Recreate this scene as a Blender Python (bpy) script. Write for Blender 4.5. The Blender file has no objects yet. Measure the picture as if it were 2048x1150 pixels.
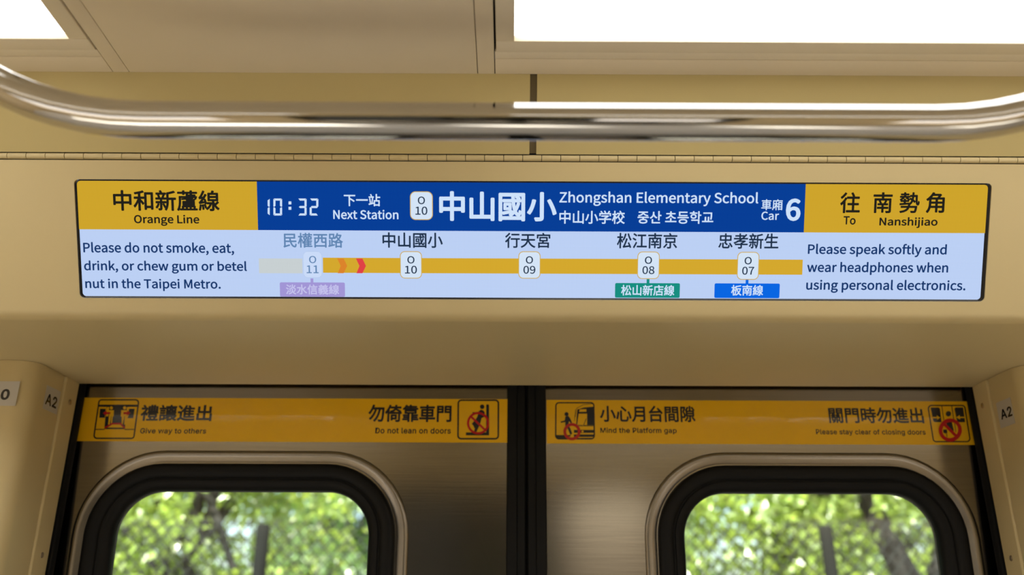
import bpy, bmesh, math, os, random
from mathutils import Vector, Matrix

random.seed(7)
S = bpy.context.scene
COL = S.collection

# ------------------------------------------------------------------ camera
EYE = 1.55                                    # camera height above the car floor
FPX = 1780.0                                  # focal length in pixels of the 2048 wide frame
PITCH, YAW, ROLL = math.radians(20.8), 0.0034, 0.0029
fw = Vector((math.sin(YAW) * math.cos(PITCH), math.cos(YAW) * math.cos(PITCH), math.sin(PITCH)))
r0 = Vector((math.cos(YAW), -math.sin(YAW), 0))
u0 = r0.cross(fw)
rt = r0 * math.cos(ROLL) + u0 * math.sin(ROLL)
up = u0 * math.cos(ROLL) - r0 * math.sin(ROLL)
CAM = Vector((0, 0, EYE))
cd = bpy.data.cameras.new('camera')
cam = bpy.data.objects.new('camera', cd)
COL.objects.link(cam)
m3 = Matrix((rt, up, -fw)).transposed().to_4x4()
m3.translation = CAM
cam.matrix_world = m3
cd.sensor_width = 36
cd.lens = FPX / 2048 * 36
cd.clip_start = 0.02
cd.dof.use_dof = True
cd.dof.focus_distance = 1.2
cd.dof.aperture_fstop = 2.9
S.camera = cam

# ------------------------------------------------------------------ world, sun, exposure
W = bpy.data.worlds.new('sky')
S.world = W
W.use_nodes = True
nt = W.node_tree
nt.nodes.clear()
sky = nt.nodes.new('ShaderNodeTexSky')
sky.sky_type = 'NISHITA'
sky.sun_disc = False
sky.sun_elevation = math.radians(58)
sky.sun_rotation = math.radians(160)
sky.dust_density = 3.0
bg = nt.nodes.new('ShaderNodeBackground')
bg.inputs['Strength'].default_value = 0.52
wo = nt.nodes.new('ShaderNodeOutputWorld')
nt.links.new(sky.outputs[0], bg.inputs[0])
nt.links.new(bg.outputs[0], wo.inputs[0])
sd = bpy.data.lights.new('sun', 'SUN')
sd.energy = 18.0
sd.angle = 0.009
sd.color = (1.0, 0.95, 0.86)
sun = bpy.data.objects.new('sun', sd)
COL.objects.link(sun)
sun.rotation_euler = Vector((0.38, 0.62, -1.15)).to_track_quat('-Z', 'Y').to_euler()
LAMP = 4.1                                    # radiance of the car's ceiling diffusers

S.view_settings.view_transform = 'Standard'
S.view_settings.look = 'None'
S.view_settings.gamma = 1
S.view_settings.use_curve_mapping = False
S.view_settings.exposure = 0.0
try:
    S.cycles.use_denoising = True
    S.cycles.caustics_reflective = False
    S.cycles.caustics_refractive = False
    S.cycles.sample_clamp_indirect = 6.0
except Exception:
    pass

# ------------------------------------------------------------------ materials
def lin(c):
    return tuple(((x / 255) / 12.92 if x / 255 <= 0.04045 else ((x / 255 + 0.055) / 1.055) ** 2.4) for x in c)

def principled(name, col, rough=0.5, metal=0.0, spec=0.5, noise=0.0, nscale=30, bump=0.0, coat=0.0, stretch=None, aniso=0.0):
    m = bpy.data.materials.new(name)
    m.use_nodes = True
    t = m.node_tree
    b = t.nodes['Principled BSDF']
    b.inputs['Base Color'].default_value = (*col, 1)
    b.inputs['Roughness'].default_value = rough
    b.inputs['Metallic'].default_value = metal
    b.inputs['Specular IOR Level'].default_value = spec
    b.inputs['Coat Weight'].default_value = coat
    b.inputs['Anisotropic'].default_value = aniso
    if noise or bump:
        tc = t.nodes.new('ShaderNodeTexCoord')
        mp = t.nodes.new('ShaderNodeMapping')
        if stretch:
            mp.inputs['Scale'].default_value = stretch
        nz = t.nodes.new('ShaderNodeTexNoise')
        nz.inputs['Scale'].default_value = nscale
        nz.inputs['Detail'].default_value = 5
        t.links.new(tc.outputs['Object'], mp.inputs[0])
        t.links.new(mp.outputs[0], nz.inputs['Vector'])
        if noise:
            rp = t.nodes.new('ShaderNodeValToRGB')
            rp.color_ramp.elements[0].color = tuple(c * (1 - noise) for c in col) + (1,)
            rp.color_ramp.elements[1].color = tuple(min(1, c * (1 + noise)) for c in col) + (1,)
            rp.color_ramp.elements[0].position = 0.3
            rp.color_ramp.elements[1].position = 0.7
            t.links.new(nz.outputs[0], rp.inputs[0])
            t.links.new(rp.outputs[0], b.inputs['Base Color'])
        if bump:
            bp = t.nodes.new('ShaderNodeBump')
            bp.inputs['Strength'].default_value = bump
            bp.inputs['Distance'].default_value = 0.002
            t.links.new(nz.outputs[0], bp.inputs['Height'])
            t.links.new(bp.outputs[0], b.inputs['Normal'])
    return m

def emission(name, rgb, k=1.0, grid=0.0):
    m = bpy.data.materials.new(name)
    m.use_nodes = True
    t = m.node_tree
    t.nodes.clear()
    e = t.nodes.new('ShaderNodeEmission')
    c = lin(rgb)
    e.inputs[0].default_value = (*c, 1)
    e.inputs[1].default_value = k
    o = t.nodes.new('ShaderNodeOutputMaterial')
    t.links.new(e.outputs[0], o.inputs[0])
    if grid:                                  # the panel's own pixel rows and columns
        tc = t.nodes.new('ShaderNodeTexCoord')
        acc = None
        for d, sc in (('X', 1050.0), ('Z', 1150.0)):
            w = t.nodes.new('ShaderNodeTexWave')
            w.bands_direction = d
            w.inputs['Scale'].default_value = sc / 6.2832 * 1.0
            t.links.new(tc.outputs['Object'], w.inputs['Vector'])
            if acc is None:
                acc = w.outputs['Fac']
            else:
                mu = t.nodes.new('ShaderNodeMath')
                mu.operation = 'ADD'
                t.links.new(acc, mu.inputs[0])
                t.links.new(w.outputs['Fac'], mu.inputs[1])
                acc = mu.outputs[0]
        mr = t.nodes.new('ShaderNodeMapRange')
        mr.inputs['From Min'].default_value = 0
        mr.inputs['From Max'].default_value = 2
        mr.inputs['To Min'].default_value = k * (1 - grid)
        mr.inputs['To Max'].default_value = k * (1 + grid)
        t.links.new(acc, mr.inputs['Value'])
        t.links.new(mr.outputs[0], e.inputs[1])
    return m

M = {}
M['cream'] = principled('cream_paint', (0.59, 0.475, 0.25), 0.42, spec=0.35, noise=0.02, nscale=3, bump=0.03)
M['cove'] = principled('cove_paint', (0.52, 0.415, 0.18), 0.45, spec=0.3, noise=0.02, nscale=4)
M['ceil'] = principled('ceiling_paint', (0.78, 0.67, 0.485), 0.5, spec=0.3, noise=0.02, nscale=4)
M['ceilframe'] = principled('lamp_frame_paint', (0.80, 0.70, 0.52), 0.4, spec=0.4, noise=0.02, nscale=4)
M['dark'] = principled('dark_recess', (0.02, 0.017, 0.012), 0.8)
M['gapbrown'] = principled('gap_backing', (0.20, 0.15, 0.07), 0.7)
M['rubber'] = principled('black_rubber', (0.005, 0.005, 0.005), 0.5, spec=0.16)
M['bezel'] = principled('bezel_black', (0.006, 0.006, 0.008), 0.25)
M['steel'] = principled('brushed_stainless', (0.285, 0.26, 0.225), 0.15, metal=1.0, noise=0.05, nscale=6, bump=0.012, stretch=(1.5, 40, 60))
M['steelflange'] = principled('pressed_stainless', (0.27, 0.245, 0.21), 0.26, metal=1.0)
M['chrome'] = principled('polished_steel', (0.56, 0.545, 0.52), 0.06, metal=1.0)
M['screw'] = principled('screw_steel', (0.6, 0.5, 0.36), 0.35, metal=0.9)
M['sticker'] = principled('yellow_vinyl', (0.75, 0.42, 0.004), 0.055, spec=0.5, noise=0.02, nscale=26, bump=0.10)
M['stickink'] = principled('black_ink', (0.014, 0.013, 0.016), 0.08)
M['stickred'] = principled('red_ink', (0.45, 0.008, 0.008), 0.08)
M['label'] = principled('label_white', (0.50, 0.47, 0.42), 0.45)
M['floor'] = principled('floor_vinyl', (0.60, 0.585, 0.54), 0.4, noise=0.1, nscale=60)
M['backwall'] = principled('cream_panel', (0.70, 0.56, 0.34), 0.5)
M['ground'] = principled('gravel', (0.22, 0.20, 0.17), 0.9, noise=0.3, nscale=20, bump=0.4)
M['bank'] = principled('sky_blocker_dark', (0.05, 0.055, 0.05), 0.9, noise=0.3, nscale=3)  # dark surface of the added slab that keeps sky out
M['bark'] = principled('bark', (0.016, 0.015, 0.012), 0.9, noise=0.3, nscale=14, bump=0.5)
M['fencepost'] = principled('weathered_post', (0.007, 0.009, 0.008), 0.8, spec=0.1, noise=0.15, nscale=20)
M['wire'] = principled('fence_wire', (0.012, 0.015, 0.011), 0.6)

def leaf_mat(name, col, trans):
    m = bpy.data.materials.new(name)
    m.use_nodes = True
    t = m.node_tree
    t.nodes.clear()
    o = t.nodes.new('ShaderNodeOutputMaterial')
    d = t.nodes.new('ShaderNodeBsdfDiffuse')
    tr = t.nodes.new('ShaderNodeBsdfTranslucent')
    g = t.nodes.new('ShaderNodeBsdfGlossy')
    g.inputs['Roughness'].default_value = 0.35
    mx = t.nodes.new('ShaderNodeMixShader')
    mx.inputs[0].default_value = 0.5
    m2 = t.nodes.new('ShaderNodeMixShader')
    m2.inputs[0].default_value = 0.11
    geo = t.nodes.new('ShaderNodeNewGeometry')
    hs = t.nodes.new('ShaderNodeMapRange')
    hs.inputs['To Min'].default_value = 0.5
    hs.inputs['To Max'].default_value = 1.35
    t.links.new(geo.outputs['Random Per Island'], hs.inputs['Value'])
    for sh, c in ((d, col), (tr, trans)):
        mm = t.nodes.new('ShaderNodeMix')
        mm.data_type = 'RGBA'
        mm.blend_type = 'MULTIPLY'
        mm.inputs[0].default_value = 1.0
        mm.inputs[6].default_value = (*c, 1)
        t.links.new(hs.outputs[0], mm.inputs[7])
        t.links.new(mm.outputs[2], sh.inputs[0])
    t.links.new(d.outputs[0], mx.inputs[1])
    t.links.new(tr.outputs[0], mx.inputs[2])
    t.links.new(mx.outputs[0], m2.inputs[1])
    t.links.new(g.outputs[0], m2.inputs[2])
    t.links.new(m2.outputs[0], o.inputs[0])
    return m
M['leaf'] = leaf_mat('broad_leaf', (0.30, 0.42, 0.07), (0.52, 0.66, 0.10))
M['leafdark'] = leaf_mat('deep_leaf', (0.20, 0.34, 0.10), (0.32, 0.50, 0.12))

def glass_mat():
    m = bpy.data.materials.new('window_glass')
    m.use_nodes = True
    t = m.node_tree
    t.nodes.clear()
    o = t.nodes.new('ShaderNodeOutputMaterial')
    a = t.nodes.new('ShaderNodeBsdfTransparent')
    a.inputs[0].default_value = (0.93, 0.96, 0.94, 1)
    g = t.nodes.new('ShaderNodeBsdfGlossy')
    g.inputs['Roughness'].default_value = 0.02
    f = t.nodes.new('ShaderNodeFresnel')
    f.inputs[0].default_value = 1.45
    x = t.nodes.new('ShaderNodeMixShader')
    t.links.new(f.outputs[0], x.inputs[0])
    t.links.new(a.outputs[0], x.inputs[1])
    t.links.new(g.outputs[0], x.inputs[2])
    t.links.new(x.outputs[0], o.inputs[0])
    return m
M['glass'] = glass_mat()

def lamp_mat():
    m = bpy.data.materials.new('lamp_diffuser')
    m.use_nodes = True
    t = m.node_tree
    t.nodes.clear()
    o = t.nodes.new('ShaderNodeOutputMaterial')
    e = t.nodes.new('ShaderNodeEmission')
    e.inputs[0].default_value = (1.0, 0.985, 0.96, 1)
    e.inputs[1].default_value = LAMP
    t.links.new(e.outputs[0], o.inputs[0])
    return m
M['lamp'] = lamp_mat()

# screen colours (light the panel gives off)
G = 0.07
M['s_white'] = emission('screen_pale_blue', (188, 208, 244), 1, G)
M['s_yellow'] = emission('screen_yellow', (206, 164, 44), 1, G)
M['s_blue'] = emission('screen_blue', (8, 62, 150), 1, G)
M['s_bar'] = emission('screen_route_yellow', (212, 168, 46), 1, G)
M['s_barpale'] = emission('screen_route_passed', (200, 208, 210), 1, G)
M['s_badge'] = emission('screen_badge_white', (212, 228, 246), 1, G)
M['s_badgepast'] = emission('screen_badge_passed', (202, 219, 248), 1, G)
M['s_rim'] = emission('screen_badge_rim', (206, 170, 84), 1)
M['s_rimpast'] = emission('screen_badge_rim_passed', (186, 206, 240), 1)
M['s_black'] = emission('screen_black', (34, 32, 26), 1)
M['s_navy'] = emission('screen_navy', (22, 54, 106), 1)
M['s_dark'] = emission('screen_ink', (32, 50, 74), 1)
M['s_fade'] = emission('screen_faded_ink', (98, 134, 178), 1)
M['s_light'] = emission('screen_light_text', (206, 226, 250), 1)
M['s_red'] = emission('screen_red', (224, 66, 70), 1)
M['s_orange'] = emission('screen_orange', (220, 132, 44), 1)
M['s_purple'] = emission('screen_purple', (162, 150, 214), 1, G)
M['s_purpletx'] = emission('screen_purple_text', (196, 194, 236), 1)
M['s_green'] = emission('screen_green', (24, 142, 128), 1, G)
M['s_tagblue'] = emission('screen_tag_blue', (10, 102, 226), 1, G)

# ------------------------------------------------------------------ object helpers
def tag(o, label=None, cat=None, group=None, kind=None):
    if label: o['label'] = label
    if cat: o['category'] = cat
    if group: o['group'] = group
    if kind: o['kind'] = kind
    return o

def obj(name, bm, mats, parent=None, smooth=None, origin=None):
    """Link a world-space bmesh as one object; origin at its base unless it has a parent."""
    if not isinstance(mats, (list, tuple)):
        mats = [mats]
    me = bpy.data.meshes.new(name)
    if origin is None:
        if parent is not None:
            origin = Vector(parent['_o'])
        else:
            cs = [v.co for v in bm.verts]
            origin = Vector(((min(c.x for c in cs) + max(c.x for c in cs)) / 2, (min(c.y for c in cs) + max(c.y for c in cs)) / 2, min(c.z for c in cs)))
    bmesh.ops.translate(bm, verts=bm.verts, vec=-Vector(origin))
    bmesh.ops.recalc_face_normals(bm, faces=bm.faces) if smooth != 'keep' else None
    bm.to_mesh(me)
    bm.free()
    for m in mats:
        me.materials.append(M[m])
    o = bpy.data.objects.new(name, me)
    COL.objects.link(o)
    if smooth and smooth != 'keep':
        me.shade_smooth()
        try:
            me.set_sharp_from_angle(angle=math.radians(smooth))
        except Exception:
            pass
    if parent is not None:
        o.parent = parent
    else:
        o.location = origin
    o['_o'] = list(origin)
    ALL.append(o)
    return o
ALL = []

def empty(name, loc):
    o = bpy.data.objects.new(name, None)
    COL.objects.link(o)
    o.location = loc
    o.empty_display_size = 0.05
    o['_o'] = list(loc)
    ALL.append(o)
    return o

def box(bm, x0, x1, y0, y1, z0, z1, bevel=0.0, mi=0):
    r = bmesh.ops.create_cube(bm, size=1)
    vs = r['verts']
    bmesh.ops.scale(bm, verts=vs, vec=(x1 - x0, y1 - y0, z1 - z0))
    bmesh.ops.translate(bm, verts=vs, vec=((x0 + x1) / 2, (y0 + y1) / 2, (z0 + z1) / 2))
    fs = set(f for v in vs for f in v.link_faces)
    for f in fs:
        f.material_index = mi
    if bevel:
        es = list(set(e for v in vs for e in v.link_edges))
        bmesh.ops.bevel(bm, geom=es, offset=bevel, segments=2, affect='EDGES', profile=0.5)
    return bm

def boxbm(*a, **k):
    return box(bmesh.new(), *a, **k)

def extrude_x(prof, x0, x1, closed=True):
    """(y, z) outline extruded along the car."""
    bm = bmesh.new()
    a = [bm.verts.new((x0, y, z)) for y, z in prof]
    b = [bm.verts.new((x1, y, z)) for y, z in prof]
    n = len(prof)
    for i in range(n if closed else n - 1):
        j = (i + 1) % n
        bm.faces.new((a[i], a[j], b[j], b[i]))
    if closed:
        bm.faces.new(a)
        bm.faces.new(b[::-1])
    return bm

def extrude_z(prof, z0, z1):
    bm = bmesh.new()
    a = [bm.verts.new((x, y, z0)) for x, y in prof]
    b = [bm.verts.new((x, y, z1)) for x, y in prof]
    n = len(prof)
    for i in range(n):
        j = (i + 1) % n
        bm.faces.new((a[i], a[j], b[j], b[i]))
    bm.faces.new(a)
    bm.faces.new(b[::-1])
    return bm

def fillet(p, q, r, rad, n=8):
    """points of an arc rounding the corner q of the path p-q-r (2-D)."""
    p, q, r = Vector(p), Vector(q), Vector(r)
    a, b = (p - q).normalized(), (r - q).normalized()
    half = a.angle(b) / 2
    d = rad / math.tan(half)
    c = q + (a + b).normalized() * (rad / math.sin(half))
    s, e = q + a * d - c, q + b * d - c
    ang = s.angle(e)
    sign = 1 if s.x * e.y - s.y * e.x > 0 else -1
    out = []
    for i in range(n + 1):
        t = sign * ang * i / n
        out.append((c.x + s.x * math.cos(t) - s.y * math.sin(t), c.y + s.x * math.sin(t) + s.y * math.cos(t)))
    return out

def tube(bm, pts, rad, n=16, caps=True):
    pts = [Vector(p) for p in pts]
    rads = rad if isinstance(rad, (list, tuple)) else [rad] * len(pts)
    t0 = (pts[1] - pts[0]).normalized()
    ref = Vector((0, 0, 1)) if abs(t0.z) < 0.9 else Vector((1, 0, 0))
    side = t0.cross(ref).normalized()
    loops = []
    for i, p in enumerate(pts):
        t = (pts[min(i + 1, len(pts) - 1)] - pts[max(i - 1, 0)]).normalized()
        side = (side - t * side.dot(t)).normalized()
        w = t.cross(side)
        loops.append([bm.verts.new(p + (side * math.cos(2 * math.pi * k / n) + w * math.sin(2 * math.pi * k / n)) * rads[i]) for k in range(n)])
    for a, b in zip(loops, loops[1:]):
        for k in range(n):
            bm.faces.new((a[k], a[(k + 1) % n], b[(k + 1) % n], b[k]))
    if caps:
        bm.faces.new(loops[0][::-1])
        bm.faces.new(loops[-1])
    return bm

def rrect(x0, x1, z0, z1, r, n=10):
    out = []
    for cx, cz, a0 in ((x1 - r, z1 - r, 0), (x0 + r, z1 - r, 90), (x0 + r, z0 + r, 180), (x1 - r, z0 + r, 270)):
        for i in range(n + 1):
            a = math.radians(a0 + 90 * i / n)
            out.append((cx + r * math.cos(a), cz + r * math.sin(a)))
    return out

def ring(x0, x1, z0, z1, r, prof, n=12):
    """rounded-rectangle ring in the door plane: prof = (offset outward, y) pairs, closed."""
    bm = bmesh.new()
    loops = []
    for off, y in prof:
        loops.append([bm.verts.new((x, y, z)) for x, z in rrect(x0 - off, x1 + off, z0 - off, z1 + off, max(0.002, r + off), n)])
    for i in range(len(loops)):
        a, b = loops[i], loops[(i + 1) % len(loops)]
        for k in range(len(a)):
            j = (k + 1) % len(a)
            bm.faces.new((a[k], a[j], b[j], b[k]))
    return bm

# ------------------------------------------------------------------ surfaces carrying print
class Face:
    """a flat real surface: origin o, u to the right, v up, n towards the aisle."""
    def __init__(self, o, u, v):
        self.o, self.u, self.v = Vector(o), Vector(u).normalized(), Vector(v).normalized()
        self.n = self.u.cross(self.v).normalized()
    def at(self, px, py):
        d = fw + rt * ((px - 1024) / FPX) + up * ((575 - py) / FPX)
        t = (self.o - CAM).dot(self.n) / d.dot(self.n)
        q = CAM + d * t - self.o
        return q.dot(self.u), q.dot(self.v)
    def w(self, uv, h=0.0):
        return self.o + self.u * uv[0] + self.v * uv[1] + self.n * h

def add_poly(bm, face, uvs, h, mi=0, thick=0.0):
    vs = [bm.verts.new(face.w(p, h)) for p in uvs]
    f = bm.faces.new(vs)
    f.normal_update()
    if f.normal.dot(face.n) < 0:
        f.normal_flip()
    f.material_index = mi
    return f

def stroke(bm, face, uvs, width, h, mi=0, closed=False):
    pts = [Vector(p) for p in uvs]
    n = len(pts)
    L, R = [], []
    for i, p in enumerate(pts):
        a = pts[(i - 1) % n] if closed or i > 0 else None
        b = pts[(i + 1) % n] if closed or i < n - 1 else None
        ds = [d.normalized() for d in ([p - a] if a is not None else []) + ([b - p] if b is not None else []) if d.length > 1e-9]
        t = sum(ds, Vector((0, 0)))
        t = t.normalized() if t.length > 1e-6 else ds[0]
        nn = Vector((-t.y, t.x))
        k = 1.0
        if len(ds) == 2:
            c = max(0.35, nn.dot(Vector((-ds[0].y, ds[0].x))))
            k = 1 / c
        L.append(bm.verts.new(face.w(p + nn * width / 2 * k, h)))
        R.append(bm.verts.new(face.w(p - nn * width / 2 * k, h)))
    for i in range(n if closed else n - 1):
        j = (i + 1) % n
        f = bm.faces.new((R[i], R[j], L[j], L[i]))
        f.normal_update()
        if f.normal.dot(face.n) < 0:
            f.normal_flip()
        f.material_index = mi

def circ(c, r, n=24, ry=None):
    ry = ry or r
    return [(c[0] + r * math.cos(2 * math.pi * i / n), c[1] + ry * math.sin(2 * math.pi * i / n)) for i in range(n)]

def roundpoly(pts, r, n=5):
    out = []
    m = len(pts)
    for i in range(m):
        out += fillet(pts[i - 1], pts[i], pts[(i + 1) % m], r, n)
    return out

FD = os.path.join(bpy.utils.system_resource('DATAFILES'), 'fonts')
def font(fn):
    try:
        return bpy.data.fonts.load(os.path.join(FD, fn))
    except Exception:
        return None
FONT = {'cjk': font('Noto Sans CJK Regular.woff2'), 'sans': font('Inter.woff2')}

def glyphs(text, fnt, bold):
    c = bpy.data.curves.new('lettering', 'FONT')
    c.body = text
    c.resolution_u = 4
    c.space_character = 1.05 if fnt == 'sans' else 1.0
    if FONT[fnt]:
        c.font = FONT[fnt]
    o = bpy.data.objects.new('lettering', c)
    COL.objects.link(o)
    dg = bpy.context.evaluated_depsgraph_get()
    dg.update()
    me = bpy.data.meshes.new_from_object(o.evaluated_get(dg))
    bpy.data.objects.remove(o)
    bpy.data.curves.remove(c)
    vs = [(v.co.x, v.co.y) for v in me.vertices]
    fs = [tuple(p.vertices) for p in me.polygons]
    bpy.data.meshes.remove(me)
    return vs, fs

def add_text(bm, face, text, uv0, uv1, h, fnt='cjk', bold=0.0, mi=0):
    """lettering fitted into the box uv0 (lower left) .. uv1 (upper right)."""
    vs, fs = glyphs(text, fnt, bold)
    x0, x1 = min(v[0] for v in vs), max(v[0] for v in vs)
    y0, y1 = min(v[1] for v in vs), max(v[1] for v in vs)
    w_, h_ = x1 - x0, y1 - y0                 # heavier weights: the outline repeated around a small circle
    sx, sy = (uv1[0] - uv0[0]) / (w_ + 2 * bold), (uv1[1] - uv0[1]) / (h_ + 2 * bold)
    ring8 = [(bold * math.cos(k * math.pi / 4), bold * math.sin(k * math.pi / 4)) for k in range(8)] if bold > 0 else [(0, 0)]
    for k, (ox, oy) in enumerate(ring8):
        bv = [bm.verts.new(face.w((uv0[0] + (x - x0 + bold + ox) * sx, uv0[1] + (y - y0 + bold + oy) * sy), h + k * 0.000004)) for x, y in vs]
        for f in fs:
            try:
                q = bm.faces.new([bv[i] for i in f])
            except ValueError:
                continue
            q.normal_update()
            if q.normal.dot(face.n) < 0:
                q.normal_flip()
            q.material_index = mi

def span(face, x0, y0, x1, y1):
    """photo box -> lower left / upper right on the surface."""
    mx, my = (x0 + x1) / 2, (y0 + y1) / 2
    return (face.at(x0, my)[0], face.at(mx, y1)[1]), (face.at(x1, my)[0], face.at(mx, y0)[1])

# ================================================================== SETTING
DC = 0.0294                       # middle of the doorway along the car
HALF = 0.7385                     # half the clear door width
YD = 1.45                         # door leaf surface
ZS = EYE + 0.372                  # underside of the header
ZC = EYE + 0.64                   # ceiling
XA, XB = -3.2, 3.2                # built length of the car

tag(obj('floor', boxbm(XA, XB, -1.40, 1.62, -0.05, 0.0), 'floor'), kind='structure')

# ---- header box over the door: underside, rounded lip, leaning face with the display cut-out
TILT = math.radians(27.3)
CY, CZ = 1.098, ZS                                  # sharp corner before rounding
fdir = Vector((0, -math.sin(TILT), math.cos(TILT)))
FACE = Face((DC, CY, CZ), (1, 0, 0), fdir)
HS = 0.2036                                         # height of the leaning face, up to the hinge
o_l0, o_b0 = FACE.at(160, 597)
o_r0, _ = FACE.at(1970, 597)
_, o_t0 = FACE.at(1065, 362.5)
o_lt, o_rt = FACE.at(147, 363)[0], FACE.at(1984, 367)[0]
OL, OR = (o_l0 + o_lt) / 2, (o_r0 + o_rt) / 2
OB, OT = FACE.at(1065, 599.5)[1], o_t0
def fyz(s): return (CY - s * math.sin(TILT), CZ + s * math.cos(TILT))

bm = bmesh.new()
lip = fillet((1.30, CZ), (CY, CZ), fyz(0.1), 0.018, 12)
under = [(1.435, CZ + 0.09), (1.435, CZ)] + lip + [fyz(OB)]
a = [bm.verts.new((XA, y, z)) for y, z in under]
b = [bm.verts.new((XB, y, z)) for y, z in under]
for i in range(len(under) - 1):
    bm.faces.new((a[i], a[i + 1], b[i + 1], b[i]))
# face around the opening (rounded corners)
hole = rrect(OL, OR, OB, OT, 0.006, 5)
x0, x1 = XA - DC, XB - DC
outer = [(x1, OB), (x1, HS), (x0, HS), (x0, OB)]
def fv(p): return bm.verts.new(FACE.w(p))
hv = [fv(p) for p in hole]
q = 6
ov = [fv((x1, OT)), fv((x0, OT)), fv((x0, OB)), fv((x1, OB))]
tv = [fv((x1, HS)), fv((x0, HS))]
n = len(hole)
# right, top, left, bottom pieces: corners of the hole are arcs of 6 verts
tr, tl, bl, br = hv[0:6], hv[6:12], hv[12:18], hv[18:24]
bm.faces.new([ov[3], ov[0], tr[0], br[-1]][::1])
bm.faces.new([ov[0], tv[0], tv[1], ov[1]] + [tl[-1]] + tl[-2::-1] + tr[::-1])
bm.faces.new([ov[1], ov[2], bl[0], tl[-1]])
eb = [fv((x0, OB - 0.0002)), fv((x1, OB - 0.0002))]
bm.faces.new([ov[2], eb[0], eb[1], ov[3]] + br[::-1] + bl[::-1])
# return walls of the opening
hb = [bm.verts.new(FACE.w(p, -0.0030)) for p in hole]
for i in range(n):
    j = (i + 1) % n
    bm.faces.new((hv[i], hv[j], hb[j], hb[i]))
# top flange running back behind the hinge
yz = fyz(HS)
t2 = [bm.verts.new((XB, yz[0] + 0.05, yz[1])), bm.verts.new((XA, yz[0] + 0.05, yz[1]))]
bm.faces.new((tv[0], t2[0], t2[1], tv[1]))
bmesh.ops.remove_doubles(bm, verts=bm.verts, dist=0.00001)
tag(obj('trim_1', bm, 'cream', smooth=30), kind='structure')

# ---- back of the header, above the door pocket
tag(obj('trim_2', boxbm(XA, XB, 1.47 + 0.06, 1.62, ZS - 0.02, ZC + 0.05), 'dark'), kind='structure')

# ---- side walls left and right of the doorway with the door posts
def jamb(side):
    s = -1 if side == 'left' else 1
    xi = DC + s * HALF
    yf = 1.295
    pf = [(s * 3.2, 1.44), (s * 3.2, yf)]
    pf += fillet((s * 3.2, yf), (xi + s * 0.004, yf), (xi + s * 0.001, 1.387), 0.03, 8)
    pf += [(xi + s * 0.0015, 1.3845), (xi + s * 0.012, 1.3845), (xi + s * 0.012, 1.44)]
    w = tag(obj('wall_' + side, extrude_z(pf, 0.0, ZS - 0.0005), 'cream', smooth=40), kind='structure')
    sp = [(xi + s * 0.0115, 1.3865)] + fillet((xi + s * 0.011, 1.3865), (xi - s * 0.001, 1.3865), (xi, 1.433), 0.004, 4) + [(xi, 1.433), (xi + s * 0.0115, 1.433)]
    st = obj('door_post_strip', extrude_z(sp, 0.0, ZS - 0.0005), 'cream', parent=w, smooth=40)
    for k in range(8):
        z = EYE + 0.335 - 0.237 * k
        if z < 0.05:
            break
        c = Vector((xi - s * 0.0004, 1.412, z))
        bm = bmesh.new()
        tube(bm, [c, c + Vector((-s * 0.0012, 0, 0)), c + Vector((-s * 0.002, 0, 0))], [0.0042, 0.0042, 0.0028], 12)
        obj('screw', bm, 'screw', parent=st, smooth=40)
    # black rubber weather strip beyond the post, in front of the sliding leaf
    rb = [(xi + s * 0.04, 1.436), (xi - s * 0.003, 1.436), (xi - s * 0.006, 1.440), (xi - s * 0.006, 1.4475), (xi + s * 0.04, 1.4475)]
    obj('weather_strip', extrude_z(rb, 0.0, ZS + 0.05), 'rubber', parent=w, smooth=40)
    return xi
XL, XR = jamb('left'), jamb('right')

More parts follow.
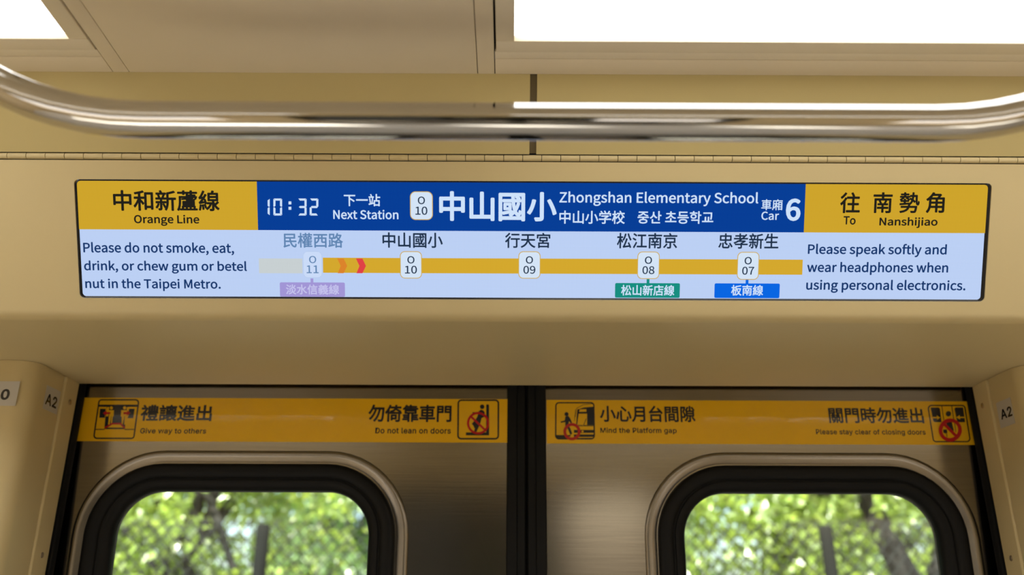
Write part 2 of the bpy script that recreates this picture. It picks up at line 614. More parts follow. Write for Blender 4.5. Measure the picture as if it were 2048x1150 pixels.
# ---- door leaves: stainless skin, pressed rim, rubber window seal, glass, edge seal
WX0, WX1, WZ1 = -0.627, -0.2225, EYE + 0.2009
WZ0 = WZ1 - 0.72
def leaf(n, s):
    gx = lambda x: DC + s * (x - DC)                 # mirrored for the right leaf
    xs = sorted((gx(WX0), gx(WX1)))
    edge = gx(DC - 0.0322)                           # metal edge beside the middle seal
    far = gx(XL - 0.06)
    x0, x1 = sorted((edge, far))
    off = 0.043
    hx0, hx1, hz0, hz1 = xs[0] - off, xs[1] + off, WZ0 - off, WZ1 + off
    bm = bmesh.new()
    hole = rrect(hx0, hx1, hz0, hz1, 0.070 + off, 12)
    ztop, zbot = ZS + 0.06, 0.01
    m = 13
    for y in (YD, YD + 0.03):
        hv = [bm.verts.new((x, y, z)) for x, z in hole]
        c = [bm.verts.new(p) for p in ((x1, y, ztop), (x0, y, ztop), (x0, y, zbot), (x1, y, zbot))]
        for k in range(4):
            arc = hv[k * m:(k + 1) * m]
            for i in range(m - 1):
                bm.faces.new((c[k], arc[i], arc[i + 1]))
            nx = hv[((k + 1) * m) % (4 * m)]
            bm.faces.new((c[k], arc[-1], nx, c[(k + 1) % 4]))
        if y == YD:
            A, H = c, hv
    for i in range(4):
        j = (i + 1) % 4
        bm.faces.new((A[i], A[j], c[j], c[i]))
    for i in range(len(H)):
        j = (i + 1) % len(H)
        bm.faces.new((H[i], H[j], hv[j], hv[i]))
    d = tag(obj('door_%d' % n, bm, 'steel', smooth=35), kind='structure')
    g = lambda o: (xs[0], xs[1], WZ0, WZ1, 0.070)
    # pressed rim around the seal
    pr = [(0.0435, YD + 0.006), (0.0435, YD + 0.0005), (0.047, YD - 0.0004), (0.052, YD - 0.0022), (0.057, YD - 0.0034), (0.0605, YD - 0.0034), (0.0630, YD - 0.0022), (0.0645, YD - 0.0004), (0.0645, YD + 0.006)]
    obj('window_rim', ring(*g(0), pr), 'steelflange', parent=d, smooth=50)
    # rubber seal in two steps
    pr = [(0.0432, YD + 0.02), (0.0432, YD - 0.006), (0.041, YD - 0.0105), (0.036, YD - 0.0125), (0.027, YD - 0.0115), (0.0205, YD - 0.0085),
          (0.0195, YD - 0.0055), (0.0175, YD - 0.0055), (0.0165, YD - 0.0075), (0.011, YD - 0.007), (0.003, YD - 0.002), (0.0, YD + 0.006), (0.0, YD + 0.02)]
    obj('window_seal', ring(*g(0), pr), 'rubber', parent=d, smooth=50)
    bm = bmesh.new()
    pp = rrect(xs[0] - 0.003, xs[1] + 0.003, WZ0 - 0.003, WZ1 + 0.003, 0.073, 12)
    a = [bm.verts.new((x, YD + 0.009, z)) for x, z in pp]
    b = [bm.verts.new((x, YD + 0.0145, z)) for x, z in pp]
    bm.faces.new(a)
    bm.faces.new(b[::-1])
    for i in range(len(a)):
        j = (i + 1) % len(a)
        bm.faces.new((a[i], a[j], b[j], b[i]))
    obj('pane', bm, 'glass', parent=d)
    # soft closing edge in the middle of the doorway: flat land, shallow step, rounded nose meeting the other leaf
    e0, mid = edge, DC
    t = mid - e0
    pf = [(e0, YD + 0.0005), (e0 + t * 0.05, YD - 0.0015), (e0 + t * 0.50, YD - 0.0015), (e0 + t * 0.55, YD + 0.002), (e0 + t * 0.9, YD + 0.002),
          (e0 + t * 0.985, YD + 0.005), (mid - (0.0001 if t > 0 else -0.0001), YD + 0.010), (mid - (0.0001 if t > 0 else -0.0001), YD + 0.016), (mid + t * 0.1, YD + 0.016 if s > 0 else YD + 0.021), (mid + t * 0.1, YD + 0.020 if s > 0 else YD + 0.026), (e0, YD + 0.03)]
    obj('closing_edge', extrude_z(pf, 0.01, ZS + 0.06), 'rubber', parent=d, smooth=40)
    return d
door_l, door_r = leaf(1, 1), leaf(2, -1)

# ---- ceiling sheet (with plates below it), opposite side and car ends
tag(obj('ceiling', boxbm(XA, XB, -1.05, 1.06, ZC + 0.012, ZC + 0.06), 'dark'), kind='structure')
tn = 3
def plate(x0, x1, y0, y1, mat='ceil', z=0.0, name=None):
    global tn
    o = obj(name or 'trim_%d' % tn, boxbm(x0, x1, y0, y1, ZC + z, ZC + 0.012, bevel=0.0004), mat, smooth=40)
    tn += 0 if name else 1
    return tag(o, kind='structure')
XLF, XRF = -0.4936, -0.0166        # inner ends of the left and the right ceiling light
YW = 0.9386                        # where ceiling and cove meet
plate(-0.4720 + 0.0006, -0.0400 - 0.0006, 0.56, YW)                # middle panel
plate(-0.4920 + 0.0004, -0.4720 - 0.0003, 0.56, YW)                # its left border strip
plate(-0.0400 + 0.0003, -0.0192, 0.56, YW)                         # its right border strip
for xa, xb in ((XA, -0.4920 - 0.0005), (-0.0186 + 0.0004, XB)):
    plate(xa, xb, 0.8925, 0.9070 - 0.0004, 'ceilframe')
    plate(xa, xb, 0.9070 + 0.0003, YW, 'ceil')
plate(XA, XB, -0.56, 0.559)
plate(XA, XB, -YW, -0.893)
plate(-0.4920, -0.0186, -0.892, -0.561)

def lamp(x0, x1, y0, y1, label):
    t = empty('ceiling_light', ((x0 + x1) / 2, (y0 + y1) / 2, ZC))
    tag(t, label, 'light', 'lights in the car ceiling')
    bm = bmesh.new()
    f = 0.0215
    xs, ys = (x0, x0 + f, x1 - f, x1), (y0, y0 + f, y1 - f, y1)
    lo, hi = ZC - 0.0015, ZC + 0.012
    for (a, b, c, d) in ((x0, x1, y0, y0 + f), (x0, x1, y1 - f, y1), (x0, x0 + f, y0 + f + 0.0003, y1 - f - 0.0003), (x1 - f, x1, y0 + f + 0.0003, y1 - f - 0.0003)):
        box(bm, a, b, c, d, lo, hi, bevel=0.0008)
    obj('frame', bm, 'ceilframe', parent=t, smooth=40)
    obj('diffuser', boxbm(x0 + f, x1 - f, y0 + f, y1 - f, ZC + 0.0065, ZC + 0.009), 'lamp', parent=t)
lamp(XRF, XRF + 2.60, 0.565, 0.8918, 'long white ceiling light above the right end of the chrome rail')
lamp(XLF - 2.60, XLF, 0.565, 0.8918, 'white ceiling light above the left bend of the chrome rail')
lamp(XRF, XRF + 2.60, -0.8918, -0.565, 'white ceiling light across the aisle, right of the plain ceiling panel')
lamp(XLF - 2.60, XLF, -0.8918, -0.565, 'white ceiling light across the aisle, left of the plain ceiling panel')

# opposite side: cream wall with two windows, stainless door leaves with their windows between
def pierced(bm, xa, xb, y0, y1, holes, zb, zt, ztop):
    xx = xa
    for a, b in holes:
        box(bm, xx, a, y0, y1, 0, ztop)
        box(bm, a, b, y0, y1, 0, zb)
        box(bm, a, b, y0, y1, zt, ztop)
        xx = b
    box(bm, xx, xb, y0, y1, 0, ztop)
    return bm
bm = pierced(bmesh.new(), XA, XL, -1.40, -1.32, [(-2.9, -0.95)], 0.85, 1.78, ZC)
pierced(bm, XR, XB, -1.40, -1.32, [(1.3, 2.6)], 0.85, 1.78, ZC)
tag(obj('wall_back', bm, 'backwall'), kind='structure')
bm = pierced(bmesh.new(), XL, XR, -1.42, -1.38, [(WX0, WX1), (2 * DC - WX1, 2 * DC - WX0)], WZ0, WZ1 + 0.13, ZC)
d3 = tag(obj('door_3', bm, 'steel'), kind='structure')
for a, b in ((WX0, WX1), (2 * DC - WX1, 2 * DC - WX0)):
    bm = ring(a, b, WZ0, WZ1 + 0.13, 0.07, [(0.045, -1.379), (0.045, -1.368), (0.0, -1.372), (0.0, -1.379)])
    obj('window_seal', bm, 'rubber', parent=d3, smooth=50)
obj('closing_edge', boxbm(DC - 0.032, DC + 0.032, -1.379, -1.374, 0.01, ZS), 'rubber', parent=d3)
tag(obj('trim_20', extrude_x([(-1.32, ZS), (-1.098, ZS), (-1.0035, EYE + 0.5551), (-YW, ZC + 0.011), (-1.32, ZC + 0.011)], XA, XB), 'cream'), kind='structure')
for n_, x in (('wall_far_left', XA), ('wall_far_right', XB)):
    tag(obj(n_, boxbm(x - 0.03, x + 0.03, -1.40, 1.62, 0, ZC + 0.06), 'backwall'), kind='structure')
tag(obj('trim_21', boxbm(XA, XB, 1.445, 1.60, ZC + 0.05, ZC + 0.09), 'dark'), kind='structure')
tag(obj('trim_22', boxbm(XA, XB, 0.95, 1.60, ZC + 0.06, ZC + 0.08), 'dark'), kind='structure')
for x in (XA, XB):
    a, b = sorted((x, (DC + math.copysign(0.83, x))))
    tag(obj('trim_%d' % (23 if x < 0 else 24), boxbm(a, b, 1.50, 1.60, 0, ZS), 'dark'), kind='structure')

# ================================================================== THINGS INSIDE
# ---- two cove panels above the hinge with the dark joint between them
hy, hz = fyz(HS)
P0, P1 = Vector(fyz(HS + 0.0098)), Vector((YW + 0.0005, ZC + 0.001))
dn = Vector(((P1 - P0).y, -(P1 - P0).x)).normalized() * 0.006
dn = dn if dn.x > 0 else -dn
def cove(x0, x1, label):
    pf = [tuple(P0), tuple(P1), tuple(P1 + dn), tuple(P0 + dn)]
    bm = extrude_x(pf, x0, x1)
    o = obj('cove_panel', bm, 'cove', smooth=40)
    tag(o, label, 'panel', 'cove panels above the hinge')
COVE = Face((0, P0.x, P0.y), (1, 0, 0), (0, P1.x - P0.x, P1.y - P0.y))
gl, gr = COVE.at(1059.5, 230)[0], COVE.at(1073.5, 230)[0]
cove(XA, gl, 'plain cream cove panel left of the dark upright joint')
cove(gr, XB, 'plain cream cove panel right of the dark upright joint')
pf = [tuple(P0 + dn * 1.3), tuple(P1 + dn * 1.3), tuple(P1 + dn * 1.9), tuple(P0 + dn * 1.9)]
tag(obj('trim_30', extrude_x(pf, XA, XB), 'gapbrown'), kind='structure')

# ---- piano hinge along the top of the display cover: one barrel of many knuckles
bm = bmesh.new()
hq = fyz(HS + 0.0048)
hc = Vector((0, hq[0] + 0.0022, hq[1] + 0.0012))
x = -1.32
pitch = 0.0243
i = 0
while x < 1.36:
    a, b = x + 0.0004, x + pitch - 0.0004
    tube(bm, [(a, hc.y, hc.z), (b, hc.y, hc.z)], 0.0040, 16)
    x += pitch
o = obj('piano_hinge', bm, 'cream', smooth=40)
bm = bmesh.new()
tube(bm, [(-1.32, hc.y, hc.z), (1.36, hc.y, hc.z)], 0.0026, 10)
obj('hinge_pin', bm, 'dark', parent=o, smooth=40)
tag(o, 'thin cream piano hinge of many knuckles above the display', 'hinge')

# ---- chrome grab rail hung from the ceiling
RY, RZ, RR = 0.695, EYE + 0.4234, 0.0168
RX0, RX1 = -0.3245, 0.381
R = 0.30
TH = math.acos(1 - (ZC - 0.001 - RZ) / R)
pts = []
for i in range(15):
    a = TH * (1 - i / 14)
    pts.append((RX0 - R * math.sin(a), RY, RZ + R * (1 - math.cos(a))))
for i in range(1, 12):
    pts.append((RX0 + (RX1 - RX0) * i / 12, RY, RZ))
for i in range(15):
    a = TH * i / 14
    pts.append((RX1 + R * math.sin(a), RY, RZ + R * (1 - math.cos(a))))
t = empty('grab_rail', ((RX0 + RX1) / 2, RY, ZC))
tag(t, 'polished chrome grab rail with both ends bent up to the ceiling', 'handrail')
bm = bmesh.new()
tube(bm, pts, RR, 32)
obj('rail_tube', bm, 'chrome', parent=t, smooth=60)
for xx in (RX0 - R * math.sin(TH) + 0.003, RX1 + R * math.sin(TH) - 0.003):
    bm = bmesh.new()
    tube(bm, [(xx, RY, ZC - 0.012), (xx, RY, ZC - 0.009), (xx, RY, ZC - 0.0018)], [0.024, 0.034, 0.036], 28)
    obj('ceiling_flange', bm, 'chrome', parent=t, smooth=40)

# ---- passenger display in the header
DSP = empty('information_display', FACE.w(((OL + OR) / 2, OB)))
tag(DSP, 'long lit information display showing the next station and route map', 'screen')
bm = bmesh.new()
o_ = 0.0003
oo, ii = rrect(OL + o_, OR - o_, OB + o_, OT - o_, 0.006, 5), rrect(OL + 0.004, OR - 0.006, OB + 0.0030, OT - 0.0030, 0.004, 5)
la = [bm.verts.new(FACE.w(p, -0.0012)) for p in oo]
lb = [bm.verts.new(FACE.w(p, -0.0030)) for p in oo]
lc = [bm.verts.new(FACE.w(p, -0.0030)) for p in ii]
ld = [bm.verts.new(FACE.w((p[0] + (0.0002 if p[0] < 0 else -0.0002), p[1]), -0.0012)) for p in oo]
for A_, B_ in ((la, lb), (lb, lc), (lc, ld), (ld, la)):
    for i in range(len(A_)):
        j = (i + 1) % len(A_)
        bm.faces.new((A_[i], A_[j], B_[j], B_[i]))
obj('bezel', bm, 'bezel', parent=DSP, smooth=40)

SC = Face(FACE.w((0, 0), -0.0025), (1, 0, 0), fdir)
bm = bmesh.new()
fr = [SC.w((OL + 0.0004, OB + 0.0003)), SC.w((OR - 0.0036, OB + 0.0003)), SC.w((OR - 0.0036, OT - 0.0003)), SC.w((OL + 0.0004, OT - 0.0003))]
va = [bm.verts.new(p) for p in fr]
vb = [bm.verts.new(p - SC.n * 0.006) for p in fr]
bm.faces.new(va)
bm.faces.new(vb[::-1])
for i in range(4):
    bm.faces.new((va[i], va[(i + 1) % 4], vb[(i + 1) % 4], vb[i]))
SCREEN = obj('screen', bm, 's_white', parent=DSP)
H1, H2, H3, H4 = 0.0002, 0.0004, 0.0006, 0.0008

def band(name, x0, x1, y0, y1, mat, h=H1):
    (a, b), (c, d) = span(SC, x0, y0, x1, y1)
    bm = bmesh.new()
    add_poly(bm, SC, [(a, b), (c, b), (c, d), (a, d)], h)
    return obj(name, bm, mat, parent=SCREEN, smooth='keep')
vmid = SC.at(1065, 462.5)[1]
uL, uR = OL + 0.0005, OR - 0.0037
ub0, ub1 = SC.at(515, 415)[0], SC.at(1609.5, 415)[0]
for nm, a, c, mt in (('line_name_panel', uL, ub0, 's_yellow'), ('next_station_panel', ub0, ub1, 's_blue'), ('destination_panel', ub1, uR, 's_yellow')):
    bm = bmesh.new()
    add_poly(bm, SC, [(a, vmid), (c, vmid), (c, OT - 0.0009), (a, OT - 0.0009)], H1)
    obj(nm, bm, mt, parent=SCREEN, smooth='keep')

def words(name, text, x0, y0, x1, y1, mat, bold=0.004, h=H3, fnt='cjk'):
    bm = bmesh.new()
    a, b = span(SC, x0, y0, x1, y1)
    add_text(bm, SC, text, a, b, h, fnt, bold)
    return obj(name, bm, mat, parent=SCREEN, smooth='keep')

words('line_name', '中和新蘆線', 226.7, 380.3, 439.3, 422, 's_black', 0.008)
words('line_name_translation', 'Orange Line', 268.4, 429.5, 399, 451.8, 's_black', 0.009)
for tx, a, b, c, d in (('Please do not smoke, eat,', 167, 484.5, 468.3, 510), ('drink, or chew gum or betel', 168.6, 521.5, 494, 547), ('nut in the Taipei Metro.', 171, 557, 441.7, 582),
                       ('Please speak softly and', 1615.5, 487.5, 1893, 514), ('wear headphones when', 1613.9, 524, 1896, 550), ('using personal electronics.', 1612, 559.5, 1930.6, 586)):
    words('notice_line', tx, a, b, c, d, 's_navy', 0.0075)
words('next_station_caption', '下一站', 687.8, 387.8, 760.6, 412.5, 's_light', 0.007)
words('next_station_caption', 'Next Station', 666.6, 419.5, 797, 438.5, 's_light', 0.007)
words('next_station_name', '中山國小', 878.4, 382.7, 1113.5, 442.5, 's_light', 0.0095)
words('next_station_translation', 'Zhongshan Elementary School', 1118.7, 383.5, 1516.5, 412.5, 's_light', 0.006)
words('next_station_translation', '中山小学校', 1118.7, 421, 1249.6, 447.7, 's_light', 0.006)
words('next_station_translation', '중산 초등학교', 1274.9, 422, 1426.6, 447.5, 's_light', 0.006)
words('car_caption', '車廂', 1522.5, 398.5, 1565, 420.5, 's_light', 0.005)
words('car_caption', 'Car', 1522.5, 423, 1557.8, 440, 's_light', 0.006)
words('car_number', '6', 1571.5, 397, 1601, 442, 's_light', 0.011)
bm = bmesh.new()
for ch, a, b in (('往', 1680, 1720), ('南', 1746, 1784.5), ('勢', 1798.5, 1839), ('角', 1851.5, 1889)):
    p, q_ = span(SC, a, 384.5, b, 426.3)
    add_text(bm, SC, ch, p, q_, H3, 'cjk', 0.007)
obj('destination_name', bm, 's_black', parent=SCREEN, smooth='keep')
words('destination_translation', 'To', 1686.6, 432.3, 1711, 449.3, 's_black', 0.009)
words('destination_translation', 'Nanshijiao', 1758.4, 434.2, 1874.8, 456, 's_black', 0.009)

# clock, seven-segment figures
bm = bmesh.new()
def seg(px, py, w, h, on):
    t = w * 0.24
    def P(x, y): return SC.at(px + x, py + y)
    m = h / 2
    polys = {'a': [(1, 0), (w - 1, 0), (w - t, t), (t, t)], 'd': [(1, h), (w - 1, h), (w - t, h - t), (t, h - t)],
             'b': [(w, 0.8), (w, m - 1), (w - t * 0.45, m - 0.5), (w - t, m - t * 0.6), (w - t, t * 0.9)],
             'c': [(w, h - 0.8), (w, m + 1), (w - t * 0.45, m + 0.5), (w - t, m + t * 0.6), (w - t, h - t * 0.9)],
             'f': [(0, 0.8), (0, m - 1), (t * 0.45, m - 0.5), (t, m - t * 0.6), (t, t * 0.9)],
             'e': [(0, h - 0.8), (0, m + 1), (t * 0.45, m + 0.5), (t, m + t * 0.6), (t, h - t * 0.9)],
             'g': [(2, m), (t, m - t / 2), (w - t * 0.7, m - t / 2), (w - 1, m), (w - t * 0.7, m + t / 2), (t, m + t / 2)]}
    for k in on:
        add_poly(bm, SC, [P(*p) for p in polys[k]], H3)
for dx, on in ((522.3, 'bc'), (547, 'abcdef'), (596, 'abgcd'), (619.5, 'abged')):
    seg(dx, 397, 17.4, 34, on)
for y in (402.8, 413.5):
    add_poly(bm, SC, [SC.at(*p) for p in ((577.3, y), (582.9, y), (582.9, y + 6), (577.3, y + 6))], H3)
obj('clock_figures', bm, 's_light', parent=SCREEN, smooth='keep')

# route map
band('route_line', 646, 1605, 517.3, 547.5, 's_bar', H1)
band('passed_route_line', 518, 605, 517, 546.5, 's_barpale', H1)
def chevron(x, mat):
    bm = bmesh.new()
    p = [(0, 0), (13, 0), (20, 14.8), (13, 29.4), (1, 29.4), (7, 14.8)]
    add_poly(bm, SC, [SC.at(x + a, 517 + b) for a, b in p], H2)
    obj('direction_arrow', bm, mat, parent=SCREEN, smooth='keep')
chevron(674.5, 's_orange')
chevron(712, 's_red')

def badge(x0, x1, y0, y1, num, past=False, scale=1.0):
    bm = bmesh.new()
    (a, b), (c, d) = span(SC, x0, y0, x1, y1)
    r = 0.0065 * scale
    add_poly(bm, SC, rrect(a, c, b, d, r, 6), H2, 1)
    k = 0.0010
    add_poly(bm, SC, rrect(a + k, c - k, b + k, d - k, r - k, 6), H3, 0)
    cx = (x0 + x1) / 2
    hh = y1 - y0
    p, q_ = span(SC, cx - 7.2, y0 + hh * 0.18, cx + 7.2, y0 + hh * 0.45)
    add_text(bm, SC, 'O', p, q_, H4, 'cjk', 0.004, 2)
    p, q_ = span(SC, cx - 12, y0 + hh * 0.53, cx + 12, y0 + hh * 0.82)
    add_text(bm, SC, num, p, q_, H4, 'cjk', 0.004, 2)
    return obj('station_badge', bm, ['s_badgepast', 's_rimpast', 's_fade'] if past else ['s_badge', 's_rim', 's_dark'], parent=SCREEN, smooth='keep')
badge(606, 645, 502, 556, '11', True)
badge(800, 844, 502.3, 557, '10')
badge(1036.6, 1081, 502.5, 557.3, '09')
badge(1274.4, 1319, 503, 558, '08')
badge(1474, 1518, 503.7, 559.5, '07')
badge(820, 865.8, 382.7, 440, '10', scale=1.1)
for tx, a, b, c, d, mt in (('民權西路', 566.8, 465.8, 686, 495.5, 's_fade'), ('中山國小', 765, 464.7, 885.6, 495.7, 's_dark'), ('行天宮', 1010, 465.5, 1100.5, 496, 's_dark'),
                           ('松江南京', 1233.8, 465.7, 1354.4, 497, 's_dark'), ('忠孝新生', 1436.5, 466.6, 1556.9, 497.5, 's_dark')):
    words('station_name', tx, a, b, c, d, mt, 0.006)
def linetag(x0, x1, y0, y1, sx, text, tx0, tx1, ty0, ty1, mats):
    bm = bmesh.new()
    (a, b), (c, d) = span(SC, x0, y0, x1, y1)
    add_poly(bm, SC, rrect(a, c, b, d, 0.0018, 4), H2, 0)
    (a, b), (c, d) = span(SC, sx - 2.8, y0 - 8, sx + 2.8, y0 + 1)
    add_poly(bm, SC, [(a, b), (c, b), (c, d), (a, d)], H1, 0)
    p, q_ = span(SC, tx0, ty0, tx1, ty1)
    add_text(bm, SC, text, p, q_, H3, 'cjk', 0.007, 1)
    obj('transfer_tag', bm, mats, parent=SCREEN, smooth='keep')
linetag(560, 690, 564.8, 593.5, 624, '淡水信義線', 572, 678.5, 568.8, 589, ['s_purple', 's_purpletx'])
linetag(1230, 1359.5, 566.2, 595.4, 1296, '松山新店線', 1242, 1348.7, 569.7, 591.2, ['s_green', 's_light'])
linetag(1428.7, 1559, 566.8, 596, 1494, '板南線', 1462, 1526, 569.7, 591.2, ['s_tagblue', 's_light'])

# ---- yellow stickers across the top of the door leaves
DF = Face((DC, YD - 0.0006, ZS), (1, 0, 0), (0, 0, 1))
def sticker(x0, x1, y0, y1, label, lx, rx, ytop, ybot):
    v1, v0 = DF.at(*ytop)[1], DF.at(*ybot)[1]
    a, c = DF.at(*lx)[0], DF.at(*rx)[0]
    bm = bmesh.new()
    p = [DF.w((a, v0)), DF.w((c, v0)), DF.w((c, v1)), DF.w((a, v1))]
    A_ = [bm.verts.new(q) for q in p]
    B_ = [bm.verts.new(q + Vector((0, 0.0005, 0))) for q in p]
    bm.faces.new(A_)
    bm.faces.new(B_[::-1])
    for i in range(4):
        bm.faces.new((A_[i], A_[(i + 1) % 4], B_[(i + 1) % 4], B_[i]))
    o = obj('warning_sticker', bm, 'sticker')
    return tag(o, label, 'sticker', 'yellow stickers across the door leaves')
stL = sticker(0, 0, 0, 0, 'yellow sticker on the left door leaf asking riders to give way and not lean', (155, 840), (1014.5, 840), (590, 796.5), (590, 883))
stR = sticker(0, 0, 0, 0, 'yellow sticker on the right door leaf warning of platform gap and closing doors', (1093.5, 840), (1951, 847), (1520, 801), (1520, 887.5))
K1, K2, K3, K4 = 0.0001, 0.0002, 0.0003, 0.0004
def print_on(st, name, text, x0, y0, x1, y1, fnt, bold):
    bm = bmesh.new()
    p, q_ = span(DF, x0, y0, x1, y1)
    add_text(bm, DF, text, p, q_, K1, fnt, bold)
    obj(name, bm, 'stickink', parent=st, smooth='keep')
print_on(stL, 'lettering', '禮讓進出', 280.7, 809, 423.6, 841.5, 'cjk', 0.010)
print_on(stL, 'lettering', 'Give way to others', 278.7, 855.5, 411, 869, 'sans', 0.021)
print_on(stL, 'lettering', '勿倚靠車門', 736.4, 809, 903, 843.6, 'cjk', 0.010)
print_on(stL, 'lettering', 'Do not lean on doors', 750, 854.8, 901.6, 866.5, 'sans', 0.021)
print_on(stR, 'lettering', '小心月台間隙', 1200, 811, 1390.8, 843.6, 'cjk', 0.009)
print_on(stR, 'lettering', 'Mind the Platform gap', 1201, 854.6, 1354, 868, 'sans', 0.021)
print_on(stR, 'lettering', '關門時勿進出', 1658, 814.5, 1848, 846, 'cjk', 0.009)
print_on(stR, 'lettering', 'Please stay clear of closing doors', 1633.3, 857.8, 1852.8, 871, 'sans', 0.019)

class Pic:
    """a pictogram drawn in its own little sheet coordinates (k units per photo pixel)."""
    def __init__(self, k, ox, oy):
        self.k, self.ox, self.oy = k, ox, oy
        self.bm = bmesh.new()
        self.px = 1.4876 / FPX / k                    # metres per sheet unit
    def at(self, p): return DF.at(self.ox + p[0] / self.k, self.oy + p[1] / self.k)
    def poly(self, pts, mi, h=K2): add_poly(self.bm, DF, [self.at(p) for p in pts], h, mi)
    def disc(self, c, r, mi, h=K2): self.poly(circ(c, r, 20), mi, h)
    def line(self, pts, w, mi, h=K2, closed=False): stroke(self.bm, DF, [self.at(p) for p in pts], w * self.px, h, mi, closed)
    def ringd(self, c, r, w, mi, h=K4): self.line(circ(c, r, 40), w, mi, h, True)
    def frame(self, pts, r, w): self.line(roundpoly(pts, r, 5), w * 1.2, 0, K2, True)
    def done(self, st): obj('pictogram', self.bm, ['stickink', 'stickred', 'sticker'], parent=st, smooth='keep')
# people stepping out of open train doors
p = Pic(7.314, 170, 785)
p.frame([(205, 105), (785, 105), (700, 665), (112, 665)], 42, 17)
p.poly([(195, 175), (775, 175), (771, 207), (190, 207)], 0, K1)
p.poly([(312, 200), (632, 200), (628, 290), (590, 350), (572, 530), (272, 530), (290, 350), (310, 270)], 0, K1)
p.poly([(318, 210), (350, 210), (330, 345), (300, 345)], 2, K2)
p.poly([(607, 210), (640, 210), (628, 345), (598, 345)], 2, K2)
p.poly([(215, 235), (300, 235), (282, 365), (200, 365)], 0)
p.poly([(640, 235), (722, 235), (698, 372), (616, 372)], 0)
for cx, s in ((380, 1), (575, -1)):
    p.disc((cx, 222), 23, 2, K2)
    p.poly([(cx - 38, 255), (cx + 36, 255), (cx + 32, 345), (cx + 20, 345), (cx + 2, 465), (cx - 18, 465), (cx - 16, 380), (cx - 30, 465), (cx - 52, 465), (cx - 38, 340)] if s > 0 else
           [(cx - 52, 255), (cx + 26, 255), (cx + 30, 345), (cx + 4, 465), (cx - 14, 465), (cx - 14, 380), (cx - 34, 465), (cx - 50, 465), (cx - 46, 350), (cx - 60, 345)], 2, K2)
    p.line([(cx - 4, 345), (cx - 16, 460)], 7, 0, K3)
p.poly([(256, 297), (312, 260), (308, 284), (368, 284), (362, 314), (304, 314), (300, 338)], 1, K4)
p.poly([(662, 297), (612, 260), (612, 284), (560, 284), (556, 314), (608, 314), (606, 338)], 1, K4)
p.poly([(318, 508), (392, 462), (505, 462), (548, 508)], 2, K3)
p.line([(278, 515), (385, 452), (512, 452), (572, 515)], 24, 1, K4)
p.line([(142, 535), (274, 535)], 13, 0)
p.line([(270, 522), (574, 522)], 15, 0)
p.line([(570, 535), (706, 535)], 13, 0)
p.done(stL)
# no leaning against the door
p = Pic(6.827, 720, 785)
p.frame([(1342, 104), (1890, 104), (1888, 626), (1336, 626)], 42, 18)
p.poly([(1722, 172), (1732, 160), (1752, 160), (1762, 172), (1762, 580), (1722, 580)], 0)
p.poly([(1445, 540), (1722, 540), (1722, 580), (1445, 580)], 0)
p.disc((1668, 192), 31, 0)
p.poly([(1612, 262), (1650, 232), (1680, 240), (1702, 268), (1704, 328), (1660, 345), (1640, 425), (1605, 500), (1592, 532), (1556, 532), (1565, 488), (1545, 445), (1524, 422), (1560, 385), (1598, 335), (1612, 294), (1535, 292), (1535, 267)], 0)
p.ringd((1612, 415), 137, 30, 1)
p.line([(1512, 322), (1708, 508)], 28, 1, K3)
p.done(stL)
# mind the gap between train and platform
p = Pic(6.4, 1090, 790)
p.frame([(140, 97), (626, 97), (634, 556), (138, 556)], 40, 14)
p.poly([(142, 508), (332, 508), (325, 525), (272, 525), (272, 552), (160, 552), (142, 540)], 0)
p.poly([(415, 182), (500, 158), (625, 146), (627, 385), (400, 385), (408, 260)], 0, K1)
p.poly([(445, 182), (530, 178), (530, 212), (438, 214)], 2, K2)
p.poly([(432, 236), (540, 236), (540, 380), (412, 380)], 2, K2)
p.line([(528, 300), (498, 380)], 8, 0, K3)
p.line([(388, 280), (405, 170), (490, 122), (610, 110)], 6, 0, K1)
p.line([(378, 330), (392, 180)], 5, 0, K1)
p.poly([(372, 442), (629, 442), (630, 480), (372, 480)], 0)
p.poly([(372, 500), (631, 500), (632, 532), (372, 532)], 0)
p.poly([(420, 545), (632, 543), (620, 553), (430, 553)], 0)
p.disc((482, 462), 14, 2, K3)
p.line([(405, 392), (628, 392)], 8, 0)
p.disc((276, 242), 26, 0)
p.poly([(262, 272), (298, 264), (325, 298), (346, 350), (334, 360), (310, 330), (300, 370), (332, 440), (350, 488), (326, 508), (295, 430), (262, 400), (262, 342), (204, 352), (202, 336), (254, 322)], 0)
p.ringd((347, 465), 92, 36, 1)
p.done(stR)
# no entry while the doors close
p = Pic(5.851, 1620, 795)
p.frame([(1382, 92), (1812, 92), (1890, 512), (1458, 512)], 36, 12)
p.poly([(1415, 115), (1512, 115), (1524, 130), (1547, 285), (1465, 285), (1450, 272)], 0)
p.poly([(1706, 115), (1795, 115), (1822, 285), (1742, 285), (1726, 272), (1695, 130)], 0)
p.poly([(1440, 224), (1490, 224), (1486, 205), (1532, 232), (1494, 258), (1492, 240), (1442, 240)], 2, K3)
p.poly([(1812, 222), (1760, 222), (1756, 203), (1716, 230), (1764, 256), (1762, 238), (1814, 238)], 2, K3)
p.line([(1545, 96), (1572, 260)], 9, 0)
p.line([(1662, 96), (1690, 260)], 9, 0)
p.disc((1625, 188), 31, 0)
p.poly([(1598, 285), (1668, 285), (1695, 390), (1650, 370), (1612, 330)], 0)
p.poly([(1566, 372), (1610, 370), (1618, 408), (1592, 418), (1570, 405)], 0)
p.line([(1700, 300), (1716, 400)], 8, 0)
p.line([(1606, 400), (1614, 460)], 8, 0)
p.ringd((1650, 378), 114, 42, 1)
p.line([(1575, 305), (1730, 455)], 36, 1, K3)
p.done(stR)

